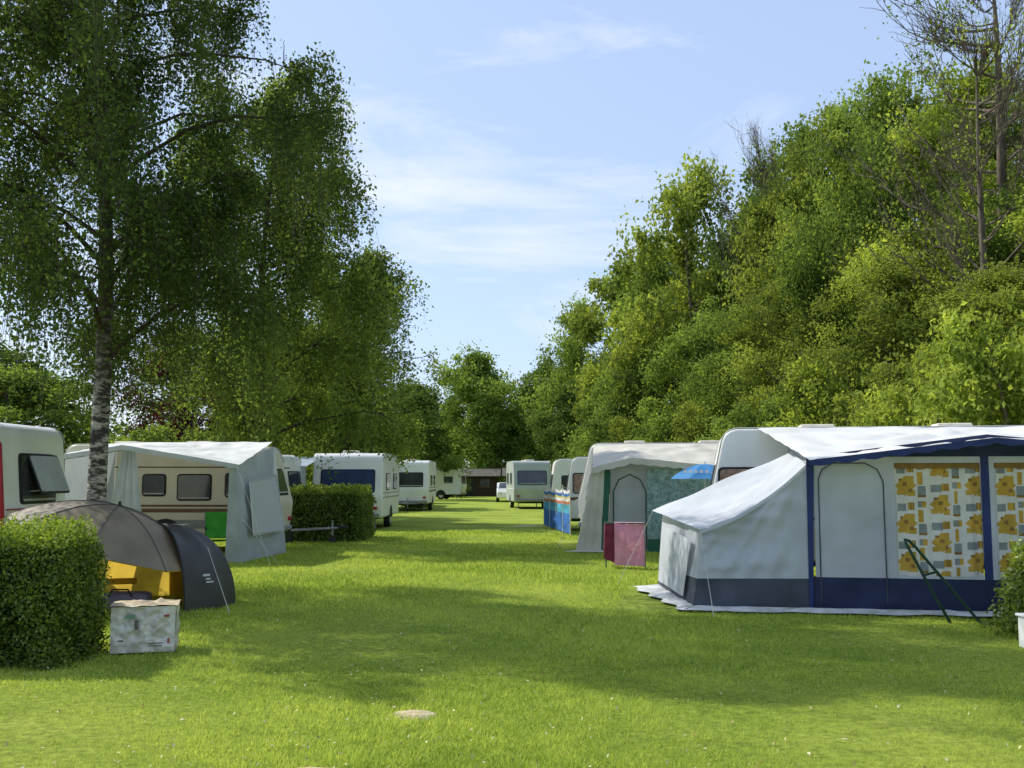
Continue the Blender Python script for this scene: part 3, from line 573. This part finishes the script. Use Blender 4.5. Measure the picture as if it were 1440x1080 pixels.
for x in(-.26,.26):
    tube('leg_frame',[(x,-.25,0),(x,.2,.4),(x,.46,1.0)],.013,steel,ch);tube('leg_frame_b',[(x,.35,0),(x,-.22,.43)],.013,steel,ch);tube('armrest',[(x,.33,.66),(x,-.2,.64)],.018,rubber,ch)
tb=empty('camping_table',(-7.6,22.3,0));box('table_top',(0,0,.7),(1.1,.65,.03),white,tb,.008)
for x in(-.5,.5):
    for y in(-.27,.27): tube('table_leg',[(x,y,0),(x*.9,y,.69)],.014,steel,tb)
e=empty('caravan_awning',(-8.7,33.2,0),0);cbl=M('canvas_greyblue',(.36,.43,.5),.8,.1,2,trans=.2)
cloth('roof',[(0,0,2.05),(2.05,0,2.1),(2.1,3,2.5),(.0,3,2.4)],cbl,e,wr=.03);cloth('front',[(0,0,0),(2.05,0,0),(2.05,0,2.1),(0,0,2.05)],cgrey,e,wr=.02);cloth('side',[(0,0,0),(0,3,0),(0,3,2.4),(0,0,2.05)],cgrey,e)

e=empty('trailer_drawbar',(-5.2,27.3,0),4)
tube('bar',[(-.7,0,.33),(.6,0,.4)],.035,steel,e);tube('bar',[(-.7,.35,.33),(.6,0,.4)],.035,steel,e)
tube('jockey_stem',[(.45,.0,.6),(.45,.0,.15)],.025,steel,e);cyl('jockey_wheel',(.45,0,.1),.1,.05,'y',rubber,e);box('hitch',(.72,0,.43),(.25,.08,.08),rubber,e,.02);box('axle_block',(-.7,.18,.18),(.15,.5,.36),rubber,e,.03)

# ---------------- fishing umbrella shelter
e=empty('fishing_umbrella_shelter',(-5.2,13.7,0),0)
olive=M('umbrella_olive',(.30,.25,.17),.5,.15,2,.15,120,spec=.5,trans=.30); inner=M('umbrella_inner',(.90,.62,.09),.8,.2,2,trans=.5); darks=M('shelter_dark',(.055,.055,.05),.5,.15,3,.15,100,spec=.4,trans=.04)
def dome(name,c,R,depth,tilt,m,parent,n=8,ta=0.):
    V=[];F=[];A=n*8;Rn=14
    ct,st=math.cos(tilt),math.sin(tilt)
    for j in range(Rn+1):
        t_=j/Rn
        for i in range(A):
            th=2*math.pi*i/A+.2;ph=abs(math.sin(n*(th-.2)/2));r=R*t_*(1-.09*ph*t_);z=-depth*(t_**2.0)-.04*ph*t_*math.sin(t_*3.0)
            x,y=r*math.cos(th),r*math.sin(th)
            X_=x*ct+z*st;Z_=-x*st+z*ct
            y2=y*math.cos(ta)-Z_*math.sin(ta);Z_=y*math.sin(ta)+Z_*math.cos(ta)
            V.append((c[0]+X_,c[1]+y2,c[2]+Z_))
    for j in range(Rn):
        for i in range(A): F.append((j*A+i,j*A+(i+1)%A,(j+1)*A+(i+1)%A,(j+1)*A+i))
    return pmesh(name,V,F,m,parent,True),V,A,Rn
UC=(-.02,.0,1.34)
o,Vd,A_,Rn_=dome('canopy',UC,1.3,.50,rad(17),olive,e)
dome('canopy_lining',(UC[0],UC[1],UC[2]-.015),1.29,.50,rad(17),inner,e)
for k in range(8):
    tube('rib',[Vector(Vd[j*A_+k*8])+Vector((0,0,-.012)) for j in range(1,Rn_+1)],.006,rubber,e)
    tube('seam',[Vector(Vd[j*A_+k*8])+Vector((0,0,.003)) for j in range(0,Rn_+1)],.005,darks,e)
tube('pole',[UC,(-.1,-.45,.0)],.016,rubber,e)
tube('ferrule',[(UC[0],UC[1],1.32),(UC[0]+.01,UC[1],1.40)],.02,rubber,e)
def shell(name,c,rx,ry,h,a0,a1,m,sc=1.):
    V=[];F=[];n=36;k=16
    for j in range(k+1):
        ph=(j/k)*math.pi/2
        for i in range(n+1):
            th=a0+(a1-a0)*i/n;rb=1-.05*abs(math.sin((th-a0)*5/(a1-a0)*math.pi))
            V.append((c[0]+rx*sc*math.cos(th)*math.cos(ph)**.75*rb,c[1]+ry*sc*math.sin(th)*math.cos(ph)**.75*rb,max(0,h*sc*math.sin(ph)*rb)))
    for j in range(k):
        for i in range(n): a=j*(n+1)+i;F.append((a,a+1,a+n+2,a+n+1))
    return pmesh(name,V,F,m,e,True)
sc_=(.32,.4);a0_=-52;a1_=95
shell('side_shell',sc_,1.12,1.0,1.10,rad(a0_),rad(a1_),darks)
shell('shell_lining',sc_,1.12,1.0,1.10,rad(a0_),rad(a1_),inner,.985)
# lighter yellow back panel lets the sun glow through
shell('back_panel',sc_,1.12,1.0,1.08,rad(a1_),rad(200),inner)
tube('shell_edge_cord',[(sc_[0]+1.12*math.cos(rad(a0_))*math.cos(p_)**.75,sc_[1]+1.0*math.sin(rad(a0_))*math.cos(p_)**.75,1.10*math.sin(p_)) for p_ in np.linspace(0,1.57,16)],.012,rubber,e)
logo=M('logo_white',(.6,.6,.6),.7)
for (x,y,z,w_,h_) in [(1.22,-.20,.45,.10,.03),(1.24,-.18,.40,.07,.02),(1.26,-.17,.36,.11,.02)]:
    panel('logo',(x,y,z),(.6,.75,0),(-.15,.1,1),w_,h_,.008,.01,logo,e)
box('cool_bag',(.2,-.25,.12),(.62,.35,.24),M('bag_purple_grey',(.18,.15,.22),.8),e,.07);tube('bag_handle',[(.05,-.43,.2),(.1,-.45,.29),(.3,-.45,.29),(.35,-.43,.2)],.012,rubber,e)
box('folded_chair',(-.2,.5,.30),(.5,.3,.06),inner,e,.02,20)
tube('guy_rope',[(1.2,-.1,.8),(1.65,-.6,0)],.004,ropem,e)

# ---------------- plastic-wrapped box
e=empty('wrapped_box',(-3.66,10.4,0),14)
bxm=M('box_wrapped',(.72,.70,.66),.25,.2,7,.6,9,spec=.6,stain=(.42,.37,.31))
box('box_body',(0,0,.225),(.58,.40,.44),bxm,e,.02,0)
cloth('plastic_wrap_front',[(-.3,-.215,.01),(.3,-.215,.01),(.3,-.213,.45),(-.3,-.213,.45)],bxm,e,nu=40,nv=32,wr=.022,wf=11)
cloth('plastic_wrap_side',[(.305,-.205,.01),(.305,.205,.01),(.305,.205,.45),(.305,-.205,.45)],bxm,e,nu=24,nv=28,wr=.022,wf=11,seed=2)
cloth('lid_cloth',[(-.32,-.23,.46),(.32,-.23,.46),(.32,.23,.46),(-.32,.23,.46)],M('box_lid_tan',(.60,.48,.30),.6,.2,8),e,nu=20,nv=16,wr=.04,wf=7)
pr=M('print_red',(.40,.09,.05),.6);pg=M('print_green',(.2,.34,.24),.6);pk=M('print_dark',(.18,.15,.14),.6)
for (x,z,w_,h_,m) in [(-.12,.36,.09,.04,pg),(-.06,.28,.035,.09,pk),(-.2,.13,.05,.015,pk),(.12,.1,.14,.010,pk),(.12,.075,.12,.008,pk),(.22,.36,.05,.02,pr),(.24,.12,.02,.05,pr)]:
    panel('print',(x,-.238,z),(1,0,0),(0,0,1),w_,h_,.004,.004,m,e)
for (y,z,w_,h_,m) in [(-.05,.2,.06,.03,pr),(.05,.33,.1,.02,pk),(-.02,.08,.1,.02,pr)]: panel('print',(.328,y,z),(0,1,0),(0,0,1),w_,h_,.008,.004,m,e)

# ---------------- drying rack with towels
e=empty('drying_rack',(2.15,19.75,0),-4)
pink=M('towel_pink',(.82,.36,.52),.95,.1,5,.5,150,trans=.2);dred=M('towel_darkred',(.18,.03,.06),.95,.2,5,.4,150);wht=M('towel_white',(.6,.58,.56),.95)
for y in(-.22,.22):
    tube('rack_frame',[(-.36,y,0),(-.33,-y*.2,.86),(.36,-y*.2,.86),(.38,y,0)],.011,green,e)
for y in(-.2,-.1,0,.1,.2): tube('rack_rail',[(-.36,y,.86),(.36,y,.86)],.006,steel,e)
for y in(-.22,.22): tube('rack_arm',[(-.37,y,.86),(.37,y,.86)],.01,green,e)
cloth('pink_towel_front',[(-.2,-.25,.08),(.37,-.25,.06),(.36,-.215,.87),(-.2,-.215,.87)],pink,e,nu=24,nv=24,wr=.04,pleat=.016,pw=.19)
cloth('pink_towel_top',[(-.2,-.215,.872),(.36,-.215,.872),(.36,-.1,.875),(-.2,-.1,.875)],pink,e,nu=10,nv=4,wr=.006)
cloth('dark_towel',[(-.4,-.22,.2),(-.2,-.235,.12),(-.2,-.2,.88),(-.37,-.2,.88)],dred,e,nu=10,nv=20,wr=.02)
cloth('dark_towel_side',[(-.39,.2,.3),(-.39,-.2,.2),(-.36,-.2,.88),(-.36,.2,.88)],dred,e,nu=10,nv=20,wr=.03)
cloth('white_towel',[(-.3,.0,.4),(.3,0,.4),(.3,.02,.87),(-.3,.02,.87)],wht,e,nu=10,nv=10,wr=.02)

# ---------------- blue parasol
e=empty('blue_parasol',(4.0,21.3,0))
pb=M('parasol_blue',(.07,.28,.6),.7,.1,3,trans=.3)
dome('parasol_canopy',(0,0,2.0),.75,.3,0,pb,e)
tube('parasol_pole',[(0,0,0),(0,0,2.05)],.018,white,e)
for i in range(5): panel('lettering',(-.5+.11*i,-.50-.02*abs(i-2),1.84),(1,-.1 ,0),(0,.5,1),.06,.07,.02,.008,logo,e)

# ---------------- small white crate right edge
e=empty('white_crate',(5.30,10.45,0),10);box('crate_body',(0,0,.16),(.34,.24,.32),white,e,.02);panel('crate_label',(-.02,-.121,.26),(1,0,0),(0,0,1),.28,.07,.01,.004,pg,e);box('crate_rim',(0,0,.33),(.37,.27,.03),white,e,.01)

# ---------------- small white car & wooden cabin far away
e=empty('parked_car',(-1.1,78,0),-90)
def car():
    P=rpoly([(0,.3),(0,.75),(.9,.9),(1.5,1.4),(3.0,1.42),(3.8,.95),(4.0,.7),(4.0,.3)],[.1,.15,.2,.2,.2,.2,.1,.1],4);k=len(P);W=1.65
    V=[(p.x,0,p.y) for p in P]+[(p.x,W,p.y) for p in P];F=[tuple(range(k)),tuple(reversed(range(k,2*k)))]+[(i,k+i,k+(i+1)%k,(i+1)%k) for i in range(k)]
    o=pmesh('car_body',V,F,white,e);addmod(o,.08,3)
    for s in(-.006,W+.006): pmesh('side_glass',[(1.15,s,.93),(3.45,s,.95),(2.95,s,1.32),(1.6,s,1.32)],[(0,1,2,3)],glass,e)
    pmesh('windscreen',[(3.73,.15,1.02),(3.73,W-.15,1.02),(3.1,W-.2,1.40),(3.1,.2,1.40)],[(0,1,2,3)],glass,e)
    for x in(.8,3.2):
        for y in(.05,W-.05): cyl('wheel',(x,y,.3),.3,.2,'y',rubber,e)
    for y in(.25,W-.25): box('headlight',(3.98,y,.68),(.06,.3,.14),plastic,e,.02)
car()
wood=M('cabin_wood',(.07,.045,.03),.8,.3,6,.3,20);roofm=M('cabin_roof',(.12,.11,.09),.8,.2,4)
for (x,y,w_) in [(-5.2,99,3.8),(-.6,92,2.8)]:
    e=empty('wooden_cabin',(x,y,0));box('walls',(w_/2,1.5,1.0),(w_,3,2.0),wood,e,.02)
    for s in(-1,1): 
        V=[(-.3,1.5+s*1.9,1.95),(w_+.3,1.5+s*1.9,1.95),(w_+.3,1.5,2.65),(-.3,1.5,2.65)]
        o=pmesh('roof_slope',V,[(0,1,2,3)],roofm,e);so=o.modifiers.new('s','SOLIDIFY');so.thickness=.06
    for xx in(0.01,w_-.01): pmesh('gable',[(xx,0,2.0),(xx,3,2.0),(xx,1.5,2.6)],[(0,1,2)],wood,e)
    panel('door',(w_*.3,-.002,.95),(1,0,0),(0,0,1),.8,1.85,.02,.03,rubber,e);panel('window',(w_*.68,-.002,1.3),(1,0,0),(0,0,1),.9,.7,.02,.03,glass,e);panel('window_board',(w_*.68,-.0,.9),(1,0,0),(0,0,1),1.05,.08,.01,.06,brown,e)

# ---------------------------------------------------------------- light, sky, camera
sv=Vector((-.87,.49,0)).normalized();el=rad(45)
d=-(sv*math.cos(el)+Vector((0,0,math.sin(el))))
sl_=D.lights.new('sun','SUN');sl_.energy=5;sl_.angle=rad(.5);sl_.color=(1,.96,.88)
so=D.objects.new('sun',sl_);col.objects.link(so);so.rotation_euler=d.to_track_quat('-Z','Y').to_euler()
w=D.worlds.new('World');S.world=w;w.use_nodes=True;N=w.node_tree.nodes;Lk=w.node_tree.links;bg=N['Background']
sk=N.new('ShaderNodeTexSky');sk.sky_type='NISHITA';sk.sun_disc=False;sk.sun_elevation=el;sk.sun_rotation=math.atan2(sv.x,sv.y)%(2*math.pi);sk.air_density=1.0;sk.dust_density=1.2
tc=N.new('ShaderNodeTexCoord')
mp=N.new('ShaderNodeMapping');mp.inputs['Scale'].default_value=(1.2,1.6,4.5);mp.inputs['Rotation'].default_value=(0,.35,.4);Lk.new(tc.outputs['Generated'],mp.inputs[0])
nz=N.new('ShaderNodeTexNoise');nz.inputs['Scale'].default_value=2.2;nz.inputs['Detail'].default_value=9;nz.inputs['Roughness'].default_value=.6;nz.inputs['Distortion'].default_value=.6;Lk.new(mp.outputs[0],nz.inputs['Vector'])
rp=N.new('ShaderNodeValToRGB');rp.color_ramp.elements[0].position=.49;rp.color_ramp.elements[0].color=(0,0,0,1);rp.color_ramp.elements[1].position=.76;rp.color_ramp.elements[1].color=(.95,.95,.95,1);Lk.new(nz.outputs['Fac'],rp.inputs[0])
hz=N.new('ShaderNodeMix');hz.data_type='RGBA';hz.inputs[0].default_value=.5;Lk.new(sk.outputs[0],hz.inputs[6]);hz.inputs[7].default_value=(4.9,6.3,9.2,1)
cm=N.new('ShaderNodeMix');cm.data_type='RGBA';Lk.new(rp.outputs[0],cm.inputs[0]);Lk.new(hz.outputs[2],cm.inputs[6]);cm.inputs[7].default_value=(7.0,7.2,7.5,1)
Lk.new(cm.outputs[2],bg.inputs[0]);bg.inputs[1].default_value=.145
cam=D.cameras.new('camera');co=D.objects.new('camera',cam);col.objects.link(co);co.location=(0,0,1.7);co.rotation_euler=(rad(90+5.28),0,0);cam.lens=36;cam.sensor_width=36;cam.clip_end=2000
S.camera=co
S.view_settings.view_transform='Standard';S.view_settings.look='None';S.view_settings.exposure=0
